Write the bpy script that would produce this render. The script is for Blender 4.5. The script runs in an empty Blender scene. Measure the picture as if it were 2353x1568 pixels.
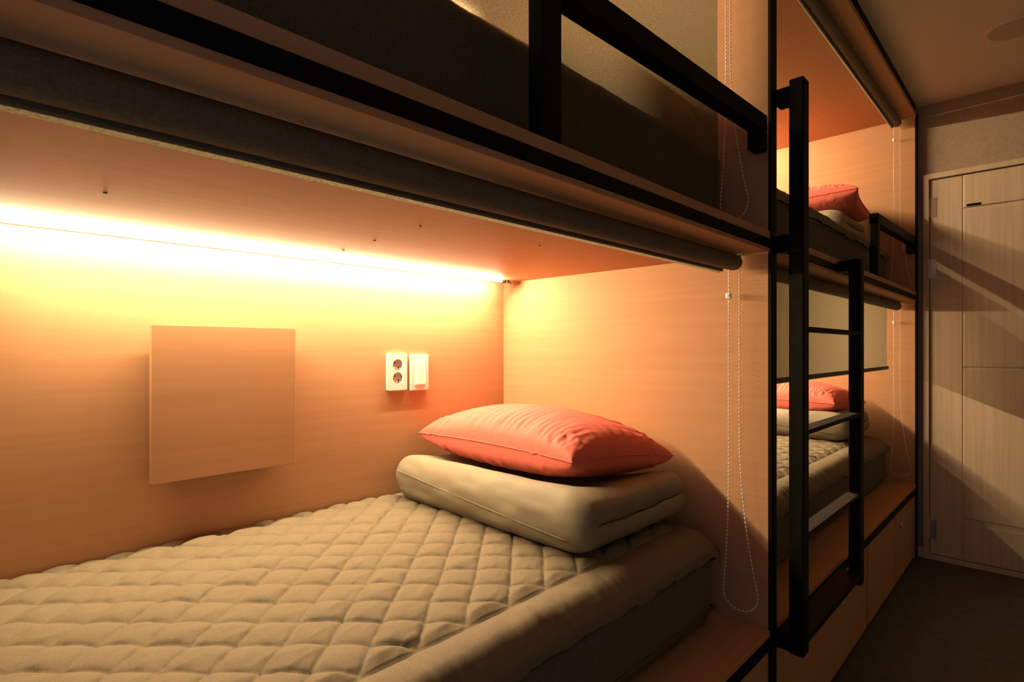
import bpy, bmesh, math, random
from mathutils import Vector, Matrix, noise
random.seed(4)
SC = bpy.context.scene
COL = SC.collection
PI = math.pi

# ------------------------------------------------------------------ camera, world, exposure
cam_d = bpy.data.cameras.new('camera'); cam = bpy.data.objects.new('camera', cam_d); COL.objects.link(cam)
CAMH = 1.10
cam.location = (0.0, -0.5093, CAMH)
cam.rotation_euler = (PI/2, 0, 0.77617 - PI/2)
cam_d.sensor_width = 36.0; cam_d.sensor_fit = 'HORIZONTAL'
cam_d.lens = 1264.74/2353*36.0
cam_d.shift_y = 16.72/2353
cam_d.clip_start = 0.02
SC.camera = cam
w = bpy.data.worlds.new('world'); SC.world = w; w.use_nodes = True
w.node_tree.nodes['Background'].inputs[0].default_value = (.75, .9, 1.2, 1)
w.node_tree.nodes['Background'].inputs[1].default_value = 0.22
SC.view_settings.view_transform = 'Standard'; SC.view_settings.look = 'None'
SC.view_settings.gamma = 1; SC.view_settings.use_curve_mapping = False
SC.view_settings.exposure = 0.0
LED_STRENGTH = 740.0
LED_TILT = math.radians(48)      # lit face leans this far from straight down towards the room
LED_D = .066
LED_BACK = .0032
LED_COLOR = (1.0, 0.73, 0.42)

# ------------------------------------------------------------------ materials
def new_mat(name):
    m = bpy.data.materials.new(name); m.use_nodes = True
    nt = m.node_tree; return m, nt, nt.nodes['Principled BSDF']
def mat_noise(name, c1, c2, scale=(8, 8, 8), detail=4, rough=.6, metallic=0, bump=0, bscale=None, lo=.35, hi=.65, spec=.5):
    m, nt, b = new_mat(name); N = nt.nodes; L = nt.links
    tc = N.new('ShaderNodeTexCoord'); mp = N.new('ShaderNodeMapping'); mp.inputs['Scale'].default_value = scale
    nz = N.new('ShaderNodeTexNoise'); nz.inputs['Scale'].default_value = 1; nz.inputs['Detail'].default_value = detail
    cr = N.new('ShaderNodeValToRGB'); cr.color_ramp.elements[0].color = (*c1, 1); cr.color_ramp.elements[1].color = (*c2, 1)
    cr.color_ramp.elements[0].position = lo; cr.color_ramp.elements[1].position = hi
    L.new(tc.outputs['Object'], mp.inputs[0]); L.new(mp.outputs[0], nz.inputs[0]); L.new(nz.outputs[0], cr.inputs[0])
    L.new(cr.outputs[0], b.inputs['Base Color']); b.inputs['Roughness'].default_value = rough
    b.inputs['Metallic'].default_value = metallic; b.inputs['Specular IOR Level'].default_value = spec
    if bump:
        n2 = N.new('ShaderNodeTexNoise'); n2.inputs['Scale'].default_value = 1; n2.inputs['Detail'].default_value = 3
        m2 = N.new('ShaderNodeMapping'); m2.inputs['Scale'].default_value = bscale or scale
        bp = N.new('ShaderNodeBump'); bp.inputs['Strength'].default_value = bump; bp.inputs['Distance'].default_value = .002
        L.new(tc.outputs['Object'], m2.inputs[0]); L.new(m2.outputs[0], n2.inputs[0]); L.new(n2.outputs[0], bp.inputs['Height'])
        L.new(bp.outputs[0], b.inputs['Normal'])
    return m
W1, W2 = (.452, .256, .135), (.482, .277, .149)
M = {}
M['wood_x'] = mat_noise('maple_laminate_grain_along', W1, W2, (1.6, 70, 70), 5, .58, spec=.12)
M['wood_y'] = mat_noise('maple_laminate_grain_across', W1, W2, (70, 1.6, 70), 5, .58, spec=.12)
M['black'] = mat_noise('black_painted_steel', (.004, .0042, .0042), (.007, .0072, .0072), (40, 40, 40), 2, .6, spec=.10)
M['tread'] = mat_noise('dark_brown_tread', (.020, .0165, .011), (.028, .023, .0155), (5, 60, 60), 3, .75, spec=.12)
M['pad'] = mat_noise('taupe_quilted_cotton', (.165, .139, .092), (.187, .159, .106), (300, 300, 300), 2, .75, bump=.15, bscale=(500, 500, 500), spec=.2)
M['blanket'] = mat_noise('taupe_microfibre', (.22, .199, .139), (.255, .231, .161), (9, 5, 9), 3, .62, bump=.05, bscale=(400, 400, 400), spec=.3)
M['mattress'] = mat_noise('grey_mattress_ticking', (.10, .098, .085), (.13, .125, .108), (200, 200, 200), 2, .85, spec=.15)
M['pillow'] = mat_noise('coral_cotton', (.64, .150, .115), (.69, .178, .137), (250, 250, 250), 2, .7, bump=.08, bscale=(450, 450, 450), spec=.2)
M['white'] = mat_noise('white_plastic', (.80, .78, .74), (.83, .81, .77), (30, 30, 30), 2, .35)
M['grey'] = mat_noise('socket_grey_plastic', (.42, .40, .36), (.5, .47, .42), (60, 60, 60), 2, .45)
M['hole'] = mat_noise('dark_hole', (.02, .015, .01), (.03, .02, .015), (60, 60, 60), 2, .8)
M['steel'] = mat_noise('brushed_steel', (.5, .48, .44), (.62, .6, .55), (10, 200, 200), 3, .3, metallic=1)
M['alu'] = mat_noise('satin_aluminium', (.6, .6, .58), (.7, .7, .68), (10, 200, 200), 3, .4, metallic=.9)
M['floor'] = mat_noise('dark_grey_vinyl', (.055, .060, .060), (.080, .086, .086), (26, 26, 26), 5, .55, bump=.1, bscale=(120, 120, 120))
M['ceil'] = mat_noise('cream_ceiling_paper', (.70, .61, .49), (.76, .66, .53), (120, 120, 120), 3, .9, bump=.1, bscale=(250, 250, 250), spec=.1)
M['wall'] = mat_noise('greige_wallpaper', (.35, .275, .20), (.40, .315, .235), (90, 90, 90), 3, .9, bump=.15, bscale=(200, 200, 200), spec=.1)
M['wall_dark'] = mat_noise('brown_wallpaper', (.20, .165, .125), (.24, .20, .15), (90, 90, 90), 3, .9, spec=.1)
M['cover'] = mat_noise('frosted_cover', (.46, .40, .32), (.50, .44, .35), (60, 60, 60), 2, .6)
M['door'] = mat_noise('pale_ash_door_film', (.57, .46, .32), (.66, .54, .385), (30, 60, 2.0), 4, .5, spec=.3)
M['frame'] = mat_noise('pale_ash_door_frame', (.56, .45, .31), (.63, .515, .37), (60, 60, 3), 4, .5, spec=.3)
M['tube_fab'] = mat_noise('taupe_blind_roll', (.12, .11, .082), (.155, .14, .105), (300, 300, 300), 2, .7, spec=.2)
M['bead'] = mat_noise('clear_white_beads', (.75, .74, .70), (.82, .81, .77), (90, 90, 90), 2, .25)

def blind_mat():
    m, nt, b = new_mat('taupe_blind_fabric'); N = nt.nodes; L = nt.links
    N.remove(b); out = N['Material Output']
    tc = N.new('ShaderNodeTexCoord'); mp = N.new('ShaderNodeMapping'); mp.inputs['Scale'].default_value = (260, 260, 900)
    nz = N.new('ShaderNodeTexNoise'); nz.inputs['Scale'].default_value = 1; nz.inputs['Detail'].default_value = 3
    cr = N.new('ShaderNodeValToRGB')
    cr.color_ramp.elements[0].color = (.19, .165, .105, 1); cr.color_ramp.elements[1].color = (.34, .30, .20, 1)
    cr.color_ramp.elements[0].position = .35; cr.color_ramp.elements[1].position = .65
    L.new(tc.outputs['Object'], mp.inputs[0]); L.new(mp.outputs[0], nz.inputs[0]); L.new(nz.outputs[0], cr.inputs[0])
    tr = N.new('ShaderNodeBsdfTranslucent'); df = N.new('ShaderNodeBsdfDiffuse')
    rf = N.new('ShaderNodeBsdfRefraction'); rf.inputs['IOR'].default_value = 1.10; rf.inputs['Roughness'].default_value = .5
    L.new(cr.outputs[0], tr.inputs[0]); L.new(cr.outputs[0], df.inputs[0]); L.new(cr.outputs[0], rf.inputs[0])
    m1 = N.new('ShaderNodeMixShader'); m1.inputs[0].default_value = .50
    L.new(df.outputs[0], m1.inputs[1]); L.new(tr.outputs[0], m1.inputs[2])
    m2 = N.new('ShaderNodeMixShader'); m2.inputs[0].default_value = .20
    L.new(m1.outputs[0], m2.inputs[1]); L.new(rf.outputs[0], m2.inputs[2])
    L.new(m2.outputs[0], out.inputs[0])
    return m
M['blind'] = blind_mat()
def led_mat():
    m, nt, b = new_mat('lit_led_diffuser'); N = nt.nodes
    N.remove(b); e = N.new('ShaderNodeEmission'); e.inputs[0].default_value = (*LED_COLOR, 1); e.inputs[1].default_value = LED_STRENGTH
    nt.links.new(e.outputs[0], N['Material Output'].inputs[0]); return m
M['led'] = led_mat()

# ------------------------------------------------------------------ helpers
def box(bm, x0, x1, y0, y1, z0, z1, bev=0.0, seg=1):
    vs = [bm.verts.new((x, y, z)) for x in (x0, x1) for y in (y0, y1) for z in (z0, z1)]
    f = [(0, 1, 3, 2), (4, 6, 7, 5), (0, 4, 5, 1), (2, 3, 7, 6), (0, 2, 6, 4), (1, 5, 7, 3)]
    fs = [bm.faces.new([vs[i] for i in q]) for q in f]
    if bev:
        es = list({e for q in fs for e in q.edges})
        bmesh.ops.bevel(bm, geom=es, offset=bev, segments=seg, affect='EDGES', profile=.5)
def tube(bm, pts, r, n=8, closed=False, caps=True):
    pts = [Vector(p) for p in pts]; rings = []; k = len(pts); up = None
    for i, p in enumerate(pts):
        if closed: t = pts[(i+1) % k]-pts[i-1]
        else: t = pts[min(i+1, k-1)]-pts[max(i-1, 0)]
        t.normalize()
        if up is None: up = Vector((0, 0, 1)) if abs(t.z) < .9 else Vector((1, 0, 0))
        a = t.cross(up).normalized(); b = a.cross(t).normalized(); up = b
        rr = r[i] if isinstance(r, (list, tuple)) else r
        rings.append([bm.verts.new(p+a*math.cos(2*PI*j/n)*rr+b*math.sin(2*PI*j/n)*rr) for j in range(n)])
    for i in range(k if closed else k-1):
        A, B = rings[i], rings[(i+1) % k]
        for j in range(n): bm.faces.new((A[j], A[(j+1) % n], B[(j+1) % n], B[j]))
    if caps and not closed:
        bm.faces.new(rings[0][::-1]); bm.faces.new(rings[-1])
def sphere(bm, c, r, u=6, v=4):
    bmesh.ops.create_uvsphere(bm, u_segments=u, v_segments=v, radius=r, matrix=Matrix.Translation(c))
def cyl(bm, c, r, h, axis='z', n=24, r2=None):
    rot = {'z': Matrix.Identity(4), 'y': Matrix.Rotation(PI/2, 4, 'X'), 'x': Matrix.Rotation(PI/2, 4, 'Y')}[axis]
    bmesh.ops.create_cone(bm, cap_ends=True, segments=n, radius1=r, radius2=r if r2 is None else r2, depth=h, matrix=Matrix.Translation(c) @ rot)
def obj(name, bm, mat, parent=None, smooth=False):
    bmesh.ops.recalc_face_normals(bm, faces=bm.faces[:])
    me = bpy.data.meshes.new(name); bm.to_mesh(me); bm.free()
    me.materials.append(M[mat])
    if smooth:
        for p in me.polygons: p.use_smooth = True
    o = bpy.data.objects.new(name, me); COL.objects.link(o)
    if parent: o.parent = parent
    return o
def bobj(name, dims, mat, parent=None, bev=.0015):
    bm = bmesh.new(); box(bm, *dims, bev=bev); return obj(name, bm, mat, parent)
def thing(name, label, cat, loc=(0, 0, 0), group=None):
    o = bpy.data.objects.new(name, None); COL.objects.link(o); o.location = loc
    o.empty_display_size = .1; tag(o, label, cat, group); return o
def tag(o, label, cat, group=None):
    o['label'] = label; o['category'] = cat
    if group: o['group'] = group
    return o
def struct(o, label=None):
    o['kind'] = 'structure'
    if label: o['label'] = label
    return o
def copy_tree(o, loc, label, parent=None):
    c = o.copy(); COL.objects.link(c)
    if parent is None: c.location = loc; c['label'] = label
    else: c.parent = parent
    for ch in list(o.children): copy_tree(ch, None, None, c)
    return c

# ------------------------------------------------------------------ main dimensions (floor z = 0, bunk fronts y = 0)
PITCH = 2.091; P1 = 1.45; P2 = P1+PITCH; PT = .045; X0 = P1-PITCH      # X0 = inner left of the near bunk
D = .959
ZB = CAMH-.714; ZC = CAMH+.244; ZT = CAMH+.297; ZR = CAMH+1.215; ZCEIL = CAMH+1.278
XW = P2+PT+.008
YR = -1.45; XL = X0-PT-.02

# ------------------------------------------------------------------ room shell
struct(bobj('floor', (XL-.1, XW+.1, YR-.1, D+.1, -.05, 0), 'floor', bev=0), 'dark grey vinyl floor of the narrow aisle')
struct(bobj('ceiling', (XL-.1, XW+.1, YR-.1, D+.1, ZCEIL, ZCEIL+.05), 'ceil', bev=0), 'cream papered room ceiling above the aisle')
struct(bobj('wall_back', (XL-.1, XW+.1, D+.025, D+.1, 0, ZCEIL), 'wall', bev=0), 'wall behind the bunks')
struct(bobj('wall_front', (XL-.1, XW+.1, YR-.1, YR, 0, ZCEIL), 'wall_dark', bev=0), 'plain wall across the aisle from the bunks')
# end wall with the door opening
DY0, DY1, DZ1 = -.052, -.86, CAMH+.879          # door leaf
bm = bmesh.new()
box(bm, XW, XW+.1, DY0+.012, D+.025, 0, ZCEIL)
box(bm, XW, XW+.1, YR, DY1-.012, 0, ZCEIL)
box(bm, XW, XW+.1, DY1-.012, DY0+.012, DZ1+.012, ZCEIL)
struct(obj('wall_right', bm, 'wall'), 'greige wall above the door at the end of the aisle')
# door frame
bm = bmesh.new(); FW = .027
box(bm, XW-.018, XW+.09, DY0+.003, DY0+FW, 0, DZ1+.03, .001)
box(bm, XW-.018, XW+.09, DY1-FW, DY1-.003, 0, DZ1+.03, .001)
box(bm, XW-.018, XW+.09, DY1-.003, DY0+.003, DZ1+.003, DZ1+.03, .001)
box(bm, XW-.018, XW+.09, DY1-.003, DY0+.003, 0, .022, .001)
struct(obj('trim_1', bm, 'frame'), 'pale wood frame and threshold around the door')
door = bpy.data.objects.new('door_1', None); COL.objects.link(door); door.location = (XW, DY0, .025); struct(door, 'pale panelled wooden door at the aisle end')
DW = DY0-DY1; DH = DZ1-.025
bobj('door_leaf', (.0, .045, -DW, 0, 0, DH), 'door', door, .001)
G0, G1 = -.136, -DW+.136
zz = lambda v: CAMH+v-.025
def dpanel(z0, z1, proud):
    bm = bmesh.new(); box(bm, -proud, .004, G1, G0, z0, z1, .004, 2); obj('door_panel', bm, 'door', door)
dpanel(zz(.712), DH-.002, .007); dpanel(zz(-.094), zz(.703), .005); dpanel(zz(-.862), zz(-.103), .005); dpanel(.004, zz(-.888), .006)
bobj('stile', (-.003, .004, G0+.005, -.001, .001, DH-.001), 'door', door, .0015)
bobj('stile', (-.003, .004, -DW+.001, G1-.005, .001, DH-.001), 'door', door, .0015)
for z in (.735, .415, -.945):
    bm = bmesh.new()
    for k in range(3): cyl(bm, (-.010, .004, zz(z)+(k-1)*.034), .006, .032, n=12)
    box(bm, -.0045, .001, -.028, .0, zz(z)-.05, zz(z)+.05)
    obj('hinge', bm, 'steel', door)
bm = bmesh.new(); box(bm, -.0095, -.0065, -.204, -.149, zz(.716), zz(.727), .0005)
pl = obj('sign_plate', bm, 'black', door); pl['label'] = 'small black name plate'
# lever handle on the far side of the door
bm = bmesh.new(); cyl(bm, (-.008, -DW+.07, zz(-.10)), .026, .012, 'x'); cyl(bm, (-.03, -DW+.07, zz(-.10)), .009, .045, 'x', 12)
tube(bm, [(-.05, -DW+.065, zz(-.10)), (-.052, -DW+.12, zz(-.10)), (-.05, -DW+.19, zz(-.102))], .009, 10)
obj('door_handle', bm, 'steel', door)
# skirting between bunk end and door frame
struct(bobj('baseboard_right', (XW-.016, XW, DY0+FW, -.001, 0, .055), 'frame'), 'short pale skirting beside the door frame')
struct(bobj('baseboard_front', (XL, XW, YR, YR+.012, 0, .06), 'frame'), 'skirting board along the opposite wall')

# ceiling disc
dl = thing('ceiling_light', 'round flush cream downlight cover on the ceiling, switched off', 'ceiling light', (2.965, -.408, ZCEIL))
bm = bmesh.new(); prof = [(.102, 0), (.100, -.006), (.092, -.010), (.084, -.007)]
def lathe(bm, prof, n=40):
    rings = [[bm.verts.new((r*math.cos(2*PI*j/n), r*math.sin(2*PI*j/n), z)) for j in range(n)] for r, z in prof]
    for a, b in zip(rings, rings[1:]):
        for j in range(n): bm.faces.new((a[j], a[(j+1) % n], b[(j+1) % n], b[j]))
    return rings
lathe(bm, prof); obj('rim', bm, 'ceil', dl, True)
bm = bmesh.new(); r = lathe(bm, [(.0845, -.0065), (.06, -.0085), (.02, -.009)]); bm.faces.new(r[-1]); obj('cover', bm, 'cover', dl, True)

# ------------------------------------------------------------------ bunk units
def edge_rail(parent, name, x0, x1, z0, z1):
    bobj(name, (x0, x1, -.003, .02, z0, z1), 'black', parent, .001)
def make_bunk(x0, first, label):
    # local frame: origin at (x0, 0, 0); interior 0..LEN
    b = thing('bunk_bed', label, 'bunk bed', (x0, 0, 0), 'built-in bunks along the wall')
    LEN = PITCH-PT
    # side panels: right partition of this unit
    def panel(xa, xb):
        p = bobj('partition', (xa, xb, .004, D, 0, ZR+.02), 'wood_y', b, .001)
        e = bobj('edge_band', (xa+.0005, xa+.039, -.003, .0055, 0, ZR+.02), 'black', p, .0008)
        e2 = bobj('edge_strip', (xa+.0392, xb, -.001, .0045, 0, ZR+.02), 'wood_x', p, .0005)
    if first: panel(-PT, 0)
    panel(LEN, LEN+PT)
    bobj('back_panel', (-.0 if not first else -PT, LEN+PT, D, D+.018, 0, ZR+.02), 'wood_x', b, 0)
    # lower platform
    lp = bobj('lower_platform', (.0, LEN, .0, D, ZB-.016, ZB), 'wood_x', b, .001)
    bobj('edge_rail', (-.0, LEN, -.001, .02, ZB-.049, ZB-.0165), 'black', lp, .001)
    bobj('apron', (.0, LEN, .022, .04, ZB-.12, ZB-.0165), 'wood_x', lp, 0)
    # upper platform
    bm = bmesh.new()
    box(bm, .0, LEN, .0, D, ZC, ZC+.010, .0008)
    box(bm, .0, LEN, .015, D, ZC+.0095, ZT-.0195)
    box(bm, .0, LEN, .0, D, ZT-.020, ZT, .0008)
    up = obj('upper_platform', bm, 'wood_x', b)
    bobj('edge_rail', (.0, LEN, -.003, .0145, ZC+.0105, ZT-.0205), 'black', up, .001)
    # roof
    rf = bobj('roof_board', (.0, LEN, .0, D, ZR, ZR+.02), 'wood_x', b, .001)
    bobj('edge_rail', (-.0, LEN, .001, .02, ZR+.0205, ZCEIL-.004), 'black', rf, .0005)
    # guard rail
    px = LEN-.865; s0 = CAMH+.515; s1 = CAMH+.540
    bm = bmesh.new(); box(bm, px, px+.044, .004, .034, ZT, s0+.03, .003)
    gp = bmesh.new()
    vs = []
    xa, xb = px, LEN-.010
    for x, z in ((xa, s0), (xb, s1+.002)):
        vs.append([gp.verts.new((x, y, z+h)) for y, h in ((.002, 0), (.036, 0), (.036, .045), (.002, .045))])
    for j in range(4): gp.faces.new((vs[0][j], vs[0][(j+1) % 4], vs[1][(j+1) % 4], vs[1][j]))
    gp.faces.new(vs[0]); gp.faces.new(vs[1])
    bmesh.ops.bevel(gp, geom=gp.edges[:], offset=.003, segments=2, affect='EDGES')
    gr = obj('guard_rail', gp, 'black', b)
    obj('post', bm, 'black', gr)
    bobj('end_bracket', (xb-.045, xb, .002, .036, s1-.045, s1+.004), 'black', gr, .003)
    bm = bmesh.new(); cyl(bm, (LEN-.006, .019, s1-.02), .012, .012, 'x', 16); obj('mounting_bolt', bm, 'black', gr)
    # cabinet doors
    for a, c, hx in ((.0, 1.003, .62), (1.024, 1.558, .0), (1.566, LEN, .09)):
        bm = bmesh.new(); box(bm, a+.002, c-.002, .006, .024, .012, ZB-.056, .0015)
        dr = obj('cabinet_door', bm, 'wood_x', b)
        if hx:
            bm = bmesh.new(); hz = ZB-.125
            cyl(bm, (a+hx, .003, hz), .012, .005, 'y', 20)
            tube(bm, [(a+hx+.012*math.sin(t), -.006-.008*math.sin(t/2)**2, hz-.004-.014*(1-math.cos(t))) for t in [2*PI*k/16 for k in range(16)]], .0016, 6, closed=True)
            cyl(bm, (a+hx, -.002, hz-.002), .003, .01, 'y', 10)
            obj('ring_pull', bm, 'steel', dr, True)
    bobj('plinth', (.0, LEN, .03, .045, 0, ZB-.05), 'black', b, 0)
    if first:
        # screw heads in the underside of the upper board
        for x, y in ((.124, .55), (.625, .583), (.638, .749), (.61, .39), (.931, .357)):
            bm = bmesh.new(); cyl(bm, (x-x0, y, ZC-.0006), .0032, .0012, 'z', 12); obj('screw', bm, 'hole', up)
    return b
bunkA = make_bunk(X0, True, 'near maple bunk bed unit with the wall socket and square wall panel')
bunkB = make_bunk(P1+PT, False, 'far maple bunk bed unit beside the door')
# near unit is offset so that its partition starts at P1
bunkA.location.x = P1-(PITCH-PT)
XA = P1-(PITCH-PT)           # interior start of near bunk
XB = P1+PT                   # interior start of far bunk
# far unit inner end: XB + PITCH-PT = P2 ok

# ------------------------------------------------------------------ ladder
ld = thing('ladder', 'black steel bunk ladder fixed in front of the middle partition', 'ladder', (1.475, 0, 0))
def lb(name, d, mat='black', parent=ld, bev=.003): return bobj(name, d, mat, parent, bev)
Y0, Y1 = -.071, -.036
r1 = lb('side_rail', (0, .043, Y0, Y1, CAMH-.768, CAMH+.676))
LX = .568
r2 = lb('side_rail', (LX, LX+.045, Y0, Y1, CAMH-.765, CAMH+.290))
lb('bracket', (.002, .036, Y1-.004, -.0035, CAMH+.618, CAMH+.662), parent=r1)
lb('bracket', (.002, .036, Y1-.004, -.0035, CAMH+.245, CAMH+.288), parent=r1)
lb('bracket', (.002, .036, Y1-.004, -.0035, CAMH-.765, CAMH-.722), parent=r1)
lb('bracket', (LX+.004, LX+.041, Y1-.004, -.0035, CAMH+.252, CAMH+.288), parent=r2)
lb('bracket', (LX+.004, LX+.041, Y1-.004, -.0015, CAMH-.76, CAMH-.735), parent=r2)
for z in (.055, -.207, -.467):
    lb('tread', (.042, LX+.001, Y0+.001, Y1+.004, CAMH+z-.012, CAMH+z), 'tread', bev=.0015)
lb('tread', (.042, LX+.001, Y0+.001, -.006, CAMH-.745, CAMH-.726), 'black', bev=.0015)  # lowest tread: shade from platform and mattress put into its colour as black

# ------------------------------------------------------------------ led strips
def led(x0, x1, zc, label):
    t = thing('led_strip', label, 'led strip', (x0, D-LED_D, zc), 'LED strips at the back of each berth')
    Lx = x1-x0
    # slim two-faced profile under the board: the wide lit face leans to the room, the narrow one to the wall
    w1, w2, t2 = .0085, LED_BACK, math.radians(70); c, sn = math.cos(LED_TILT), math.sin(LED_TILT)
    pa = (-.006, -.0010); pb = (pa[0]+w1*c, pa[1]-w1*sn); pc = (pb[0]+w2*math.cos(t2), pb[1]+w2*math.sin(t2))
    bm = bmesh.new()
    A = [[bm.verts.new((x, y, z)) for y, z in ((pa[0], -.0003), (pc[0]+.002, -.0003), (pc[0]+.002, pc[1]), pc, pb, pa)] for x in (0, Lx)]
    for j in range(6): bm.faces.new((A[0][j], A[0][(j+1) % 6], A[1][(j+1) % 6], A[1][j]))
    bm.faces.new(A[0]); bm.faces.new(A[1]); obj('housing', bm, 'white', t)
    bm = bmesh.new(); e = .0004
    prof = ((pa[0]-sn*e, pa[1]-c*e), (pb[0]-.0001, pb[1]-.0006), (pc[0]+e, pc[1]-e*.3))
    A = [[bm.verts.new((x, y, z)) for y, z in prof] for x in (.004, Lx-.004)]
    for j in range(2): bm.faces.new((A[0][j], A[0][j+1], A[1][j+1], A[1][j]))
    obj('diffuser', bm, 'led', t)
    for a, b in ((-.002, .0038), (Lx-.0038, Lx+.002)): bobj('end_cap', (a, b, -.0068, .0045, -.0086, -.0003), 'white', t, .0005)
    bm = bmesh.new(); tube(bm, [(Lx+.0, -.004, -.008), (Lx+.018, -.010, -.006), (Lx+.028, -.016, -.008), (Lx+.030, -.018, -.015)], .0017, 6)
    c = obj('cable', bm, 'black', t)
    bobj('cable_clip', (Lx+.014, Lx+.022, -.017, -.006, -.010, -.0005), 'hole', c, .001)
    return t
for (xa, tag_) in ((XA, 'near'), (XB, 'far')):
    for zc, lv in ((ZC, 'lower'), (ZR, 'upper')):
        led(xa+.62, xa+PITCH-PT-.075, zc, 'glowing warm LED strip along the back of the %s berth in the %s bunk' % (lv, tag_))

# ------------------------------------------------------------------ roller blinds
def chain_pts(ytop, ztop, zbot, x, dz=.0104):
    # two strands and a loop, in the y-z plane
    ya, yb = ytop
    L = []
    H = ztop-zbot
    for k in range(60): # strand a downwards
        t = k/59; z = ztop-(H-.05)*t; yy = ya+(.014*max(0, (t-.62)/.38)**2); L.append((x, yy, z))
    yA = L[-1][1]; yB = yb-.046
    for k in range(1, 16):
        a = PI*k/16; c = (yA+yB)/2; rr = (yA-yB)/2
        L.append((x, c+rr*math.cos(a), zbot+.05-.05*math.sin(a)**.8))
    for k in range(60):
        t = 1-k/59; z = ztop-(H-.05)*t; yy = yb-.046*max(0, (t-.5)/.5)**2; L.append((x, yy, z))
    out = [Vector(L[0])]; acc = 0
    for p, q in zip(L, L[1:]):
        p = Vector(p); q = Vector(q); d = (q-p).length
        while acc+d >= dz:
            p = p+(q-p).normalized()*(dz-acc); d = (q-p).length; acc = 0; out.append(p.copy())
        acc += d
    return out, L
def blind(x0, x1, ztop, drop, label, chainlen=.90, ybeads=(.014, -.014), front=False, inset=0):
    yc = .078
    t = thing('roller_blind', label, 'roller blind', (x0, yc, ztop), 'roller blinds on the berth fronts')
    Lx = x1-x0; zc = -.0222; r = .0205 if drop < .1 else .0214
    # roll with a visible fabric lap
    bm = bmesh.new(); n = 28; rings = []
    for x in (.018, Lx-.034):
        rings.append([bm.verts.new((x, r*(1+.05*j/n)*math.cos(2*PI*j/n+.2), zc+r*(1+.05*j/n)*math.sin(2*PI*j/n+.2))) for j in range(n)])
    for j in range(n): bm.faces.new((rings[0][j], rings[0][(j+1) % n], rings[1][(j+1) % n], rings[1][j]))
    bm.faces.new(rings[0]); bm.faces.new(rings[1]); obj('fabric_roll', bm, 'tube_fab', t, False)
    for xa, xb in ((.004, .0185), (Lx-.0345, Lx-.018)):
        bm = bmesh.new(); cyl(bm, ((xa+xb)/2, 0, zc), .0185, xb-xa, 'x', 24); obj('end_cap', bm, 'white' if drop > 5 else 'tube_fab', t)
    for xa, s in ((.0, 1), (Lx-.0175, 1)):
        bm = bmesh.new(); box(bm, xa, xa+.003, -.014, .014, zc-.012, -.0005, .0005); box(bm, xa, xa+.016, -.016, .016, -.003, -.0005); obj('mounting_bracket', bm, 'steel', t)
    # fabric sheet leaving the back of the roll
    yb = (r*1.06+.0006)*(-1 if front else 1); bot = zc-drop
    bm = bmesh.new(); nx, nz = 40, 24; g = []
    for i in range(nx+1):
        row = []
        for k in range(nz+1):
            z = zc+(bot-.0185-zc)*k/nz; x = .022+(Lx-.060-inset)*i/nx
            row.append(bm.verts.new((x, yb+.0012*math.sin(i*.9)*math.sin(k*.4)*(1 if drop > .1 else 0), z)))
        g.append(row)
    for i in range(nx):
        for k in range(nz): bm.faces.new((g[i][k], g[i+1][k], g[i+1][k+1], g[i][k+1]))
    f = obj('fabric', bm, 'blind', t, True)
    bobj('bottom_bar', (.020, Lx-.036-inset, yb-.0085, yb-.0018, bot-.0150, bot+.001), 'tube_fab', f, .002)
    # bead chain
    xc = Lx-.026
    pts, path = chain_pts(ybeads, zc-.012, zc-chainlen, xc)
    bm = bmesh.new()
    for p in pts: sphere(bm, p, .0024)
    ch = obj('bead_chain', bm, 'bead', t, True); ch['kind'] = 'stuff'
    bm = bmesh.new(); tube(bm, path, .0006, 5); obj('cord', bm, 'bead', ch)
    bm = bmesh.new(); z = zc-.085; box(bm, xc-.006, xc+.006, ybeads[0]-.0065, ybeads[0]+.0065, z-.0075, z+.0075, .002, 2); cyl(bm, (xc-.0062, ybeads[0], z), .0035, .003, 'x', 12)
    obj('chain_connector', bm, 'white', ch)
    return t
blind(XA+.005, P1-.006, ZC, .010, 'rolled-up taupe roller blind above the open near lower berth', .895, inset=.022)
blind(XA+.005, P1-.006, ZR, ZR-.0222-ZT-.025, 'closed taupe roller blind glowing across the near upper berth', .86, (.022, .010), False, .033)
blind(XB+.005, P2-.006, ZC, CAMH+.244-.0222-(CAMH-.093), 'half-lowered taupe roller blind above the far lower berth', .895, inset=.110)
blind(XB+.005, P2-.006, ZR, .010, 'rolled-up taupe roller blind at the top of the far upper berth', .895)

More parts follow.
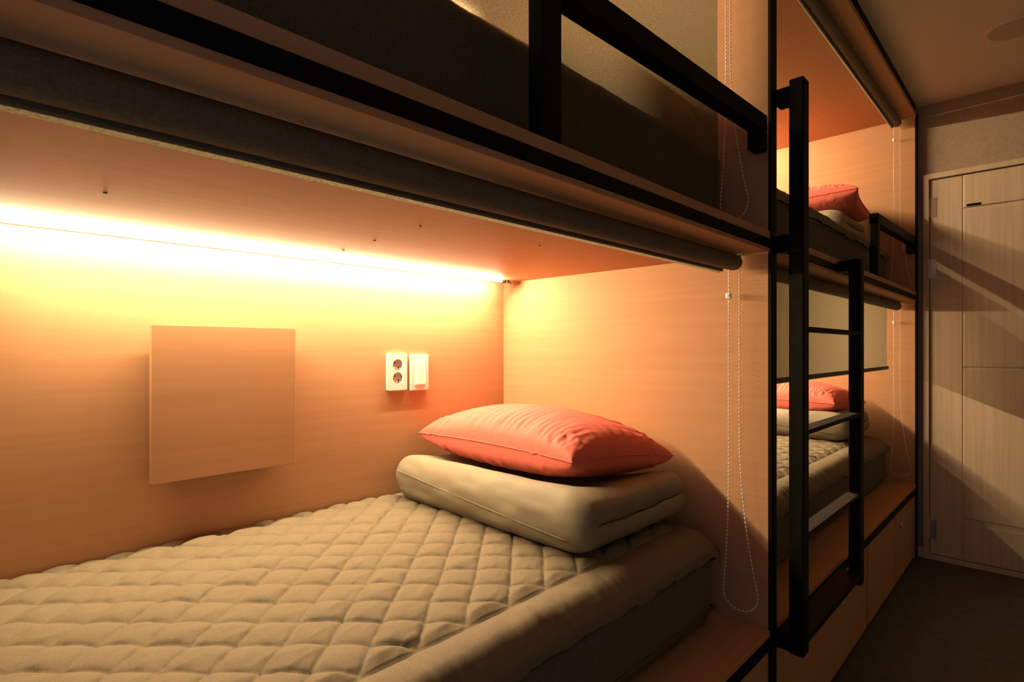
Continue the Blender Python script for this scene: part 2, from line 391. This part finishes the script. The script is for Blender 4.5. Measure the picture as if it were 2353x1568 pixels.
# ------------------------------------------------------------------ mattress, pad
MX0, MX1, MY0, MY1 = .035, PITCH-PT-.055, .115, D-.004
MLX, MLY = MX1-MX0, MY1-MY0; MH = .222
def make_mattress():
    t = thing('mattress', '', 'mattress', (0, 0, 0), 'mattresses in the berths')
    bm = bmesh.new(); box(bm, 0, MLX, .004, MLY, 0, MH-.014, .036, 4)
    for v in bm.verts:
        v.co.y += .004*noise.noise(Vector((v.co.x*3, 1, v.co.z*9))) if v.co.y < .1 else 0
    obj('body', bm, 'mattress', t, True)
    def loop(z):
        r = .05; P = []
        for cx, cy, a0 in ((MLX-r, r, -PI/2), (MLX-r, MLY-r, 0), (r, MLY-r, PI/2), (r, r, PI)):
            for k in range(6): a = a0+PI/2*k/5; P.append((cx+(r-.001)*math.cos(a), cy+(r-.001)*math.sin(a), z))
        return P
    for z in (.040, MH-.054):
        bm = bmesh.new(); q = .004
        tube(bm, [(0+.0, .0035, z), (MLX*.3, .002, z+.001), (MLX*.7, .003, z-.001), (MLX, .0035, z), (MLX+.0005, MLY*.5, z), (MLX, MLY-.002, z), (0, MLY-.002, z), (-.0005, MLY*.5, z)], q, 6, closed=True)
        obj('piping', bm, 'mattress', t, True)
    return t
def pad_h(x, y):
    # x,y local on the mattress; quilted diamonds inside the border
    bxl = min(x, MLX-x); byf = y; byb = MLY-y
    crown = .020*(min(1, max(0, byf)/.5))**.7
    ins = min(byf-.088, bxl-.055, byb+.02)
    wob = .0035*noise.noise(Vector((x*4, y*4, 3)))
    h = 0
    if ins > 0:
        xx = x+.004*noise.noise(Vector((x*7, y*7, 9))); yy = y+.004*noise.noise(Vector((x*7, y*7, 19)))
        u = (xx-.052)/.1025+(yy-.093)/.0955; v = (xx-.052)/.1025-(yy-.093)/.0955
        s = abs(math.sin(PI*u)); c = abs(math.sin(PI*v))
        cell = .86+.34*(noise.noise(Vector((math.floor(u)*1.7, math.floor(v)*2.3, .5)))+.3)
        h = .0150*cell*(s*c)**.24*min(1, .35+ins/.03)
        # creases inside cells
        wr = noise.noise(Vector((x*16+y*20, y*70-x*30, 4)))
        h += .0022*max(0, wr-.1)*min(1, s*c*3)
        h += .0014*noise.noise(Vector((x*30, y*45, 7)))*min(1, s*c*3)
    else:
        e = max(0, min(1, -ins/.03))
        h = .006*math.sin(min(1, -ins/.075)*PI)*.9
        h += .0035*noise.noise(Vector((x*22, y*14, 5)))*e+.002*noise.noise(Vector((x*60, y*18, 2)))*e
    rd = .038
    drop = .022*(max(0, rd-byf)/rd)**2+.02*(max(0, .04-bxl)/.04)**2
    return crown+wob+h-drop
def make_pad():
    bm = bmesh.new(); nx, ny = 620, 264
    g = []
    ys = [i/ny*(MLY-.002) for i in range(ny+1)]
    xs = [i/nx*MLX for i in range(nx+1)]
    for x in xs:
        row = []
        # hanging front hem
        hem = .018+.010*noise.noise(Vector((x*9, 3, 1)))+.006*noise.noise(Vector((x*30, 8, 1)))
        base = pad_h(x, 0)
        for k, (yy, zz_) in enumerate(((-.006, -hem-.014), (-.008, -hem*.6-.008), (-.0075, -.008), (-.0045, -.003))):
            ruf = .003*noise.noise(Vector((x*38, k*.7, 6)))
            row.append(bm.verts.new((x, yy+ruf, MH+.008+base+zz_)))
        for y in ys:
            row.append(bm.verts.new((x, y, MH+.008+pad_h(x, y))))
        g.append(row)
    for i in range(nx):
        for k in range(len(g[0])-1): bm.faces.new((g[i][k], g[i+1][k], g[i+1][k+1], g[i][k+1]))
    # end skirts down to the mattress
    for i in (0, nx):
        prev = g[i]; s = -1 if i == 0 else 1
        n1 = [bm.verts.new((v.co.x+s*.006, v.co.y, v.co.z-.012)) for v in prev]
        n2 = [bm.verts.new((v.co.x+s*.005, v.co.y, MH-.03)) for v in prev]
        for a, b in ((prev, n1), (n1, n2)):
            for k in range(len(a)-1): bm.faces.new((a[k], a[k+1], b[k+1], b[k]))
    return obj('mattress_pad', bm, 'pad', None, True)
mat0 = make_mattress(); pad0 = make_pad(); tag(pad0, '', 'mattress pad', 'quilted pads on the mattresses')
spots = [(XA+MX0, ZB, 'lower berth of the near bunk', 'under the blanket and pillow nearest the camera'),
         (XA+MX0, ZT, 'upper berth of the near bunk, behind the closed blind', 'behind the closed blind'),
         (XB+MX0, ZB, 'lower berth of the far bunk', 'seen through the ladder'),
         (XB+MX0, ZT, 'upper berth of the far bunk', 'above the ladder by the door')]
for i, (x, z, where, extra) in enumerate(spots):
    la = 'grey mattress in the '+where; lb_ = 'taupe diamond-quilted pad in the '+where
    if i == 0:
        mat0.location = (x, MY0, z); mat0['label'] = la; pad0.location = (x, MY0, z+.0005); pad0['label'] = lb_
    else:
        copy_tree(mat0, (x, MY0, z), la); copy_tree(pad0, (x, MY0, z+.0005), lb_)

# ------------------------------------------------------------------ folded blanket
def make_blanket():
    BX, BY, h = .462, .735, .0370
    bm = bmesh.new()
    def profile(hh):
        P = []; xn = h          # nose centre
        xr1, xr2 = BX-.004, BX-.022   # bottom and top layer ends (tip of cap)
        zb, zt = 2*h-hh-(h-hh)*.12, 2*h+hh+(h-hh)*.12
        n = 24
        # bottom outer from right cap to nose
        for k in range(n+1):
            t = k/n; P.append((xr1-h-(xr1-h-xn-h*0)*t, zb-hh))
        R = zt+hh-2*h
        for k in range(1, 20):
            a = -PI/2-PI*k/20; P.append((xn+R*math.cos(a)*.85, 2*h+R*math.sin(a)))
        for k in range(n+1):
            t = k/n; P.append((xn+(xr2-h-xn)*t, zt+hh))
        for k in range(1, 12):
            a = PI/2-PI*k/12; P.append((xr2-h+hh*math.cos(a)*1.0, zt+hh*math.sin(a)))
        for k in range(n+1):
            t = k/n; P.append((xr2-h-(xr2-h-xn)*t, zt-hh))
        R2 = zt-hh-2*h
        for k in range(1, 6):
            a = PI/2+PI*k/6; P.append((xn+R2*math.cos(a)*.5, 2*h+R2*math.sin(a)))
        for k in range(n+1):
            t = k/n; P.append((xn+(xr1-h-xn)*t, zb+hh))
        for k in range(1, 12):
            a = PI/2-PI*k/12; P.append((xr1-h+hh*math.cos(a), zb+hh*math.sin(a)))
        return P
    ny = 70; rings = []; rend = .075
    for i in range(ny+1):
        s = i/ny
        # cosine spacing for smoother ends
        y = BY*(.5-.5*math.cos(PI*s))
        e = min(y, BY-y)
        q = 1 if e >= rend else .34+.66*math.sqrt(max(0, 1-((rend-e)/rend)**2))
        hh = h*max(q, .02)*.985
        ring = []
        for (x, z) in profile(hh):
            d = Vector((x*6, y*6, z*6)); nn = .006*noise.noise(d)+.0042*noise.noise(Vector((x*18, y*9, z*25)))
            ang = .004*noise.noise(Vector((x*45, y*16, z*45+2)))*(1 if x < .1 else .4)*q
            ring.append(bm.verts.new((x-(nn+ang if x < .06 else 0), y, max(.001, z+nn*(1 if z > .05 else .2)-(.064*math.exp(-((x-.29)/.20)**4-((y-.41)/.33)**4) *max(0, min(1, (q-.4)/.55))*max(0, min(1, (z-2.1*h)/h)) if z > 2.1*h else 0)))))
        rings.append(ring)
    n = len(rings[0])
    for i in range(ny):
        for j in range(n): bm.faces.new((rings[i][j], rings[i][(j+1) % n], rings[i+1][(j+1) % n], rings[i+1][j]))
    bm.faces.new(rings[0]); bm.faces.new(rings[-1])
    o = thing('folded_blanket', '', 'blanket', (0, 0, 0), 'folded blankets on the beds')
    obj('body', bm, 'blanket', o, True)
    bm = bmesh.new(); pts = []
    for k in range(30):
        t = k/29; a = PI-.35+.75*t
        pts.append((h+2*h*math.cos(a)*.85-.001, .04+(BY-.08)*(1-t), 2*h+2*h*math.sin(a)))
    tube(bm, pts, .0013, 6); obj('seam', bm, 'blanket', o, True)
    return o
blk = make_blanket()
# ------------------------------------------------------------------ pillow
def make_pillow():
    A, B, T = .198, .318, .090
    N1, N2 = 70, 150
    def pos(u, v, side):
        x = A*u*(1-.075*(1-v*v)); y = B*v*(1-.06*(1-u*u))
        e = max(0, (1-u*u))*max(0, (1-v*v))
        t = e**(.37 if side > 0 else .30)
        y -= .036*(u+1)/2*(1-v)/2
        eu = 1-abs(u); ev = 1-abs(v)
        wr = (.0085*noise.noise(Vector((v*21+u*1.5, u*1.6, side*5)))+.004*noise.noise(Vector((v*44, u*2.4, side*8))))*math.exp(-(eu/.55)**2)*min(1, eu*8)*(1-v**6)
        wr += .0050*noise.noise(Vector((u*9, v*2, side*7+3)))*math.exp(-(ev/.30)**2)*min(1, ev*9)*(1-u**6)
        wr += .003*noise.noise(Vector((u*2, v*3, side)))*e
        wr += .007*math.exp(-((abs(u)+abs(v)-1.62)/.16)**2)*noise.noise(Vector((u*11, v*17, 5+side)))
        sag = .012*(u*u+v*v-1)*.5
        if side > 0: z = T*t*1.15+wr
        else: z = -T*t*.98+wr*.9
        return Vector((x, y, z-sag*(1 if side else 0)))
    bm = bmesh.new()
    def cs(i, n): t = -1+2*i/n; return math.sin(t*PI/2)*.55+t*.45
    top = {}; bot = {}
    for i in range(N1+1):
        for j in range(N2+1):
            u, v = cs(i, N1), cs(j, N2); edge = i in (0, N1) or j in (0, N2)
            top[i, j] = bm.verts.new(pos(u, v, 1))
            bot[i, j] = top[i, j] if edge else bm.verts.new(pos(u, v, -1))
    for i in range(N1):
        for j in range(N2):
            bm.faces.new((top[i, j], top[i+1, j], top[i+1, j+1], top[i, j+1]))
            bm.faces.new((bot[i, j], bot[i, j+1], bot[i+1, j+1], bot[i+1, j]))
    o = thing('pillow', '', 'pillow', (0, 0, 0), 'coral pillows on the folded blankets')
    obj('cushion', bm, 'pillow', o, True)
    bm = bmesh.new(); P = []
    for k in range(N1): P.append(pos(cs(k, N1), -1, 1))
    for k in range(N2): P.append(pos(1, cs(k, N2), 1))
    for k in range(N1): P.append(pos(cs(N1-k, N1), 1, 1))
    for k in range(N2): P.append(pos(-1, cs(N2-k, N2), 1))
    P = [Vector((p.x*1.004, p.y*1.003, p.z)) for p in P]
    tube(bm, P, .0022, 6, closed=True); obj('piping', bm, 'pillow', o, True)
    return o
pil = make_pillow()
def put(o, loc, rot=(0, 0, 0)): o.location = loc; o.rotation_euler = rot
ZP = MH+.028
BL = [((XA, ZB), 'folded taupe blanket under the coral pillow in the near lower berth', 'plump coral pillow on the folded blanket in the near lower berth'),
      ((XA, ZT), 'folded blanket behind the closed blind of the near upper berth', 'coral pillow behind the closed blind of the near upper berth'),
      ((XB, ZB), 'folded taupe blanket under the coral pillow in the far lower berth', 'coral pillow seen through the ladder in the far lower berth'),
      ((XB, ZT), 'folded taupe blanket under the tilted coral pillow in the far upper berth', 'tilted coral pillow in the far upper berth beside the guard rail')]
for i, ((xx, zz_), l1, l2) in enumerate(BL):
    b = blk if i == 0 else copy_tree(blk, (0, 0, 0), l1); p = pil if i == 0 else copy_tree(pil, (0, 0, 0), l2)
    b['label'] = l1; p['label'] = l2
    bx = xx+(.957-XA); by = .198
    if i == 3: by += .02
    put(b, (bx, by, zz_+ZP))
    put(p, (xx+(1.236-XA), .612, zz_+ZP+.184), (math.radians(0), math.radians(4.5), math.radians(-2)))
    if i == 2: put(p, (xx+(1.20-XA), .575, zz_+ZP+.184), (0, math.radians(2), math.radians(-2)))
    if i == 3: put(p, (xx+(1.20-XA), .52, zz_+ZP+.202), (math.radians(-3), math.radians(10), math.radians(8)))

# ------------------------------------------------------------------ wall panel, socket, switch
wp = thing('wall_panel', 'square maple fold-down panel standing off the back wall', 'wall panel', (.312, D, CAMH-.305))
bobj('board', (0, .328, -.036, -.018, 0, .358), 'wood_x', wp, .0008)
bobj('cleat', (.03, .298, -.0182, -.0002, .22, .345), 'wood_x', wp, .0008)
bobj('cleat', (.03, .298, -.0182, -.0002, .03, .09), 'wood_x', wp, .0008)

def plate_holes(bm, wd, ht, th, holes, r):
    # plate in local xz, facing -y, with round openings
    n = 28; edges = []; outer = []
    cr = .004
    for cx, cz, a0 in ((wd-cr, cr, -PI/2), (wd-cr, ht-cr, 0), (cr, ht-cr, PI/2), (cr, cr, PI)):
        for k in range(4): a = a0+PI/2*k/3; outer.append(bm.verts.new((cx+cr*math.cos(a), -th, cz+cr*math.sin(a))))
    loops = [outer]
    for cx, cz in holes: loops.append([bm.verts.new((cx+r*math.cos(2*PI*k/n), -th, cz+r*math.sin(2*PI*k/n))) for k in range(n)])
    for lp in loops:
        for a, b in zip(lp, lp[1:]+lp[:1]): edges.append(bm.edges.new((a, b)))
    bmesh.ops.triangle_fill(bm, use_beauty=True, edges=edges)
    back = [bm.verts.new((v.co.x, -.0003, v.co.z)) for v in outer]
    for k in range(len(outer)): bm.faces.new((outer[k], outer[(k+1) % len(outer)], back[(k+1) % len(outer)], back[k]))
    bm.faces.new(back)
    for lp in loops[1:]:
        bk = [bm.verts.new((v.co.x, -th+.009, v.co.z)) for v in lp]
        for k in range(n): bm.faces.new((lp[k], lp[(k+1) % n], bk[(k+1) % n], bk[k]))
so = thing('wall_socket', 'white double round power socket on the back wall beside the switch', 'socket', (.940, D, CAMH-.131))
HL = [(.0365, .0375), (.0365, .0785)]
bm = bmesh.new(); plate_holes(bm, .071, .115, .0105, HL, .0185); obj('plate', bm, 'white', so)
for cx, cz in HL:
    bm = bmesh.new(); cyl(bm, (cx, -.0019, cz), .0184, .003, 'y', 28); s = obj('socket_well', bm, 'grey', so)
    for dx, dz in ((-.007, .007), (.007, -.007)):
        bm = bmesh.new(); cyl(bm, (cx+dx, -.0036, cz+dz), .0027, .0006, 'y', 14); obj('pin_hole', bm, 'hole', s)
    for dx, dz in ((-.0125, -.009), (.0095, -.0125)):
        bm = bmesh.new(); box(bm, cx+dx-.0025, cx+dx+.0025, -.0075, -.0033, cz+dz-.002, cz+dz+.002, .0006); obj('earth_contact', bm, 'steel', s)
sw = thing('light_switch', 'white rocker light switch on the back wall right of the socket', 'switch', (1.024, D, CAMH-.136))
bm = bmesh.new(); box(bm, 0, .072, -.0105, -.0003, 0, .116, .003, 2); obj('plate', bm, 'white', sw)
bm = bmesh.new(); box(bm, .015, .058, -.0120, -.0100, .016, .099, .001); obj('surround', bm, 'white', sw)
bm = bmesh.new()
v = [bm.verts.new(c) for c in ((.0185, -.0115, .020), (.0545, -.0115, .020), (.0545, -.0115, .096), (.0185, -.0115, .096), (.0185, -.0185, .020), (.0545, -.0185, .020), (.0545, -.0142, .096), (.0185, -.0142, .096))]
for q in ((0, 1, 2, 3), (4, 5, 6, 7), (0, 1, 5, 4), (1, 2, 6, 5), (2, 3, 7, 6), (3, 0, 4, 7)): bm.faces.new([v[i] for i in q])
bmesh.ops.bevel(bm, geom=bm.edges[:], offset=.0008, segments=2, affect='EDGES'); obj('rocker', bm, 'white', sw)
